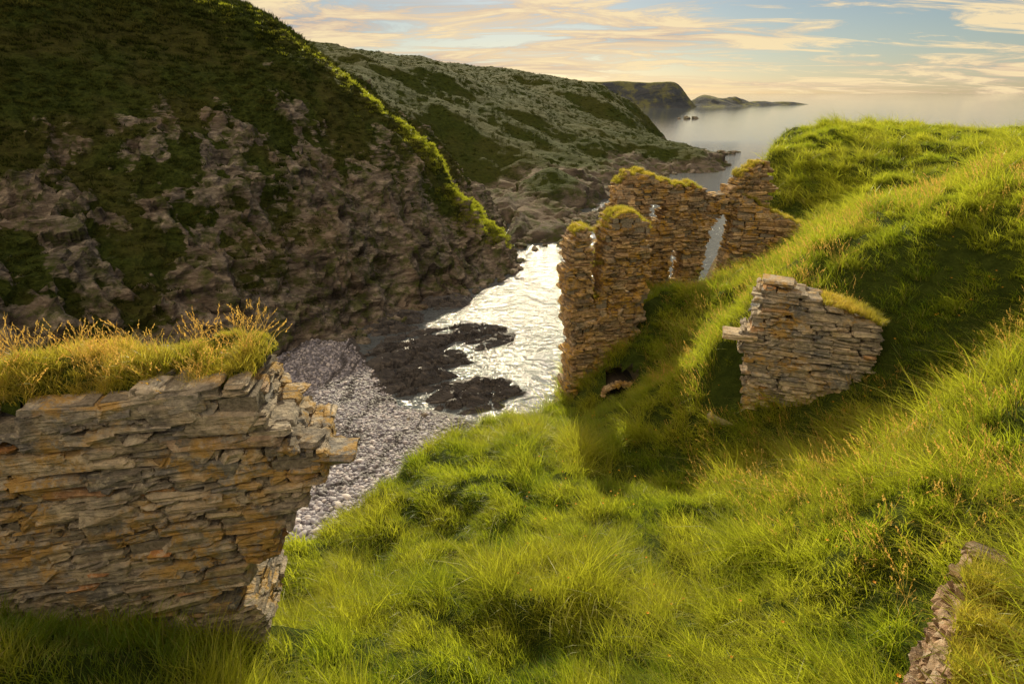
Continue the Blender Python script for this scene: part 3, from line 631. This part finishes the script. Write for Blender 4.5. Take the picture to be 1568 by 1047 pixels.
# ---------------------------------------------------------------- sun, sky, camera
EL,AZ=24.,0.
sun=bpy.data.lights.new('sun','SUN'); sun.energy=5.; sun.angle=math.radians(.5); sun.color=(1,.86,.58)
so=link(bpy.data.objects.new('sun',sun)); so.rotation_euler=(-math.radians(90-EL),0,-math.radians(AZ)); so.location=(0,60,80)
w=bpy.data.worlds.new('World'); S.world=w; w.use_nodes=True; nt=w.node_tree; nt.nodes.clear(); n=nt.nodes; l=nt.links
sky=n.new('ShaderNodeTexSky'); sky.sky_type='NISHITA'; sky.sun_disc=False; sky.sun_elevation=math.radians(EL); sky.sun_rotation=math.radians(AZ); sky.air_density=1.; sky.dust_density=.3; sky.ozone_density=2.
tc=n.new('ShaderNodeTexCoord'); sx=n.new('ShaderNodeSeparateXYZ'); l.new(tc.outputs['Generated'],sx.inputs[0])
zz=math_(nt,'ADD',math_(nt,'MAXIMUM',sx.outputs[2],0.),.10)
cb=n.new('ShaderNodeCombineXYZ'); l.new(math_(nt,'DIVIDE',sx.outputs[0],zz),cb.inputs[0]); l.new(math_(nt,'DIVIDE',sx.outputs[1],zz),cb.inputs[1])
c1=noise(nt,mapping(nt,cb.outputs[0],(.9,1.7,1),(0,0,.35)),1.,8,.68,.8); c2=noise(nt,mapping(nt,cb.outputs[0],(.2,.4,1)),1.3,2,.5)
az=math_(nt,'MULTIPLY',sx.outputs[0],-.17)
cov=math_(nt,'ADD',math_(nt,'ADD',c1,math_(nt,'MULTIPLY',math_(nt,'SUBTRACT',c2,.5),.7)),az)
mask=ramp(nt,cov,[(.38,(0,0,0)),(.50,(1,1,1))])
ccol=ramp(nt,c1,[(.38,(.36,.36,.41)),(.47,(.78,.58,.39)),(.58,(1.,.79,.46))])
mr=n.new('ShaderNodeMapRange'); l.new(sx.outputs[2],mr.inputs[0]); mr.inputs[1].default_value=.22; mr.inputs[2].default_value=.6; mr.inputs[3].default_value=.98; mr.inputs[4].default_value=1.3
mr2=n.new('ShaderNodeMapRange'); l.new(sx.outputs[1],mr2.inputs[0]); mr2.inputs[1].default_value=.2; mr2.inputs[2].default_value=-.5; mr2.inputs[3].default_value=0; mr2.inputs[4].default_value=.35  # clouds brightened overhead and behind the camera as added fill light
b1=n.new('ShaderNodeBackground'); b1.inputs[1].default_value=.055; l.new(sky.outputs[0],b1.inputs[0])
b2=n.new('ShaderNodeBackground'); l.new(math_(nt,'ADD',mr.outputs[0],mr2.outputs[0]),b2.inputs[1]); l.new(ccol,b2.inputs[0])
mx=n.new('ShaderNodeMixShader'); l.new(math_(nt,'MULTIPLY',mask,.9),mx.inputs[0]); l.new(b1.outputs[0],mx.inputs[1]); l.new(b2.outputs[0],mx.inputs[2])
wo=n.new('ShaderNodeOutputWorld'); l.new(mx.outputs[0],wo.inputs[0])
cam=bpy.data.cameras.new('camera'); cam.lens=20; cam.sensor_width=36; cam.clip_end=100000; cam.clip_start=.1
co=link(bpy.data.objects.new('camera',cam)); co.location=(0,0,30); co.rotation_euler=(math.radians(90-23.6),0,0); S.camera=co
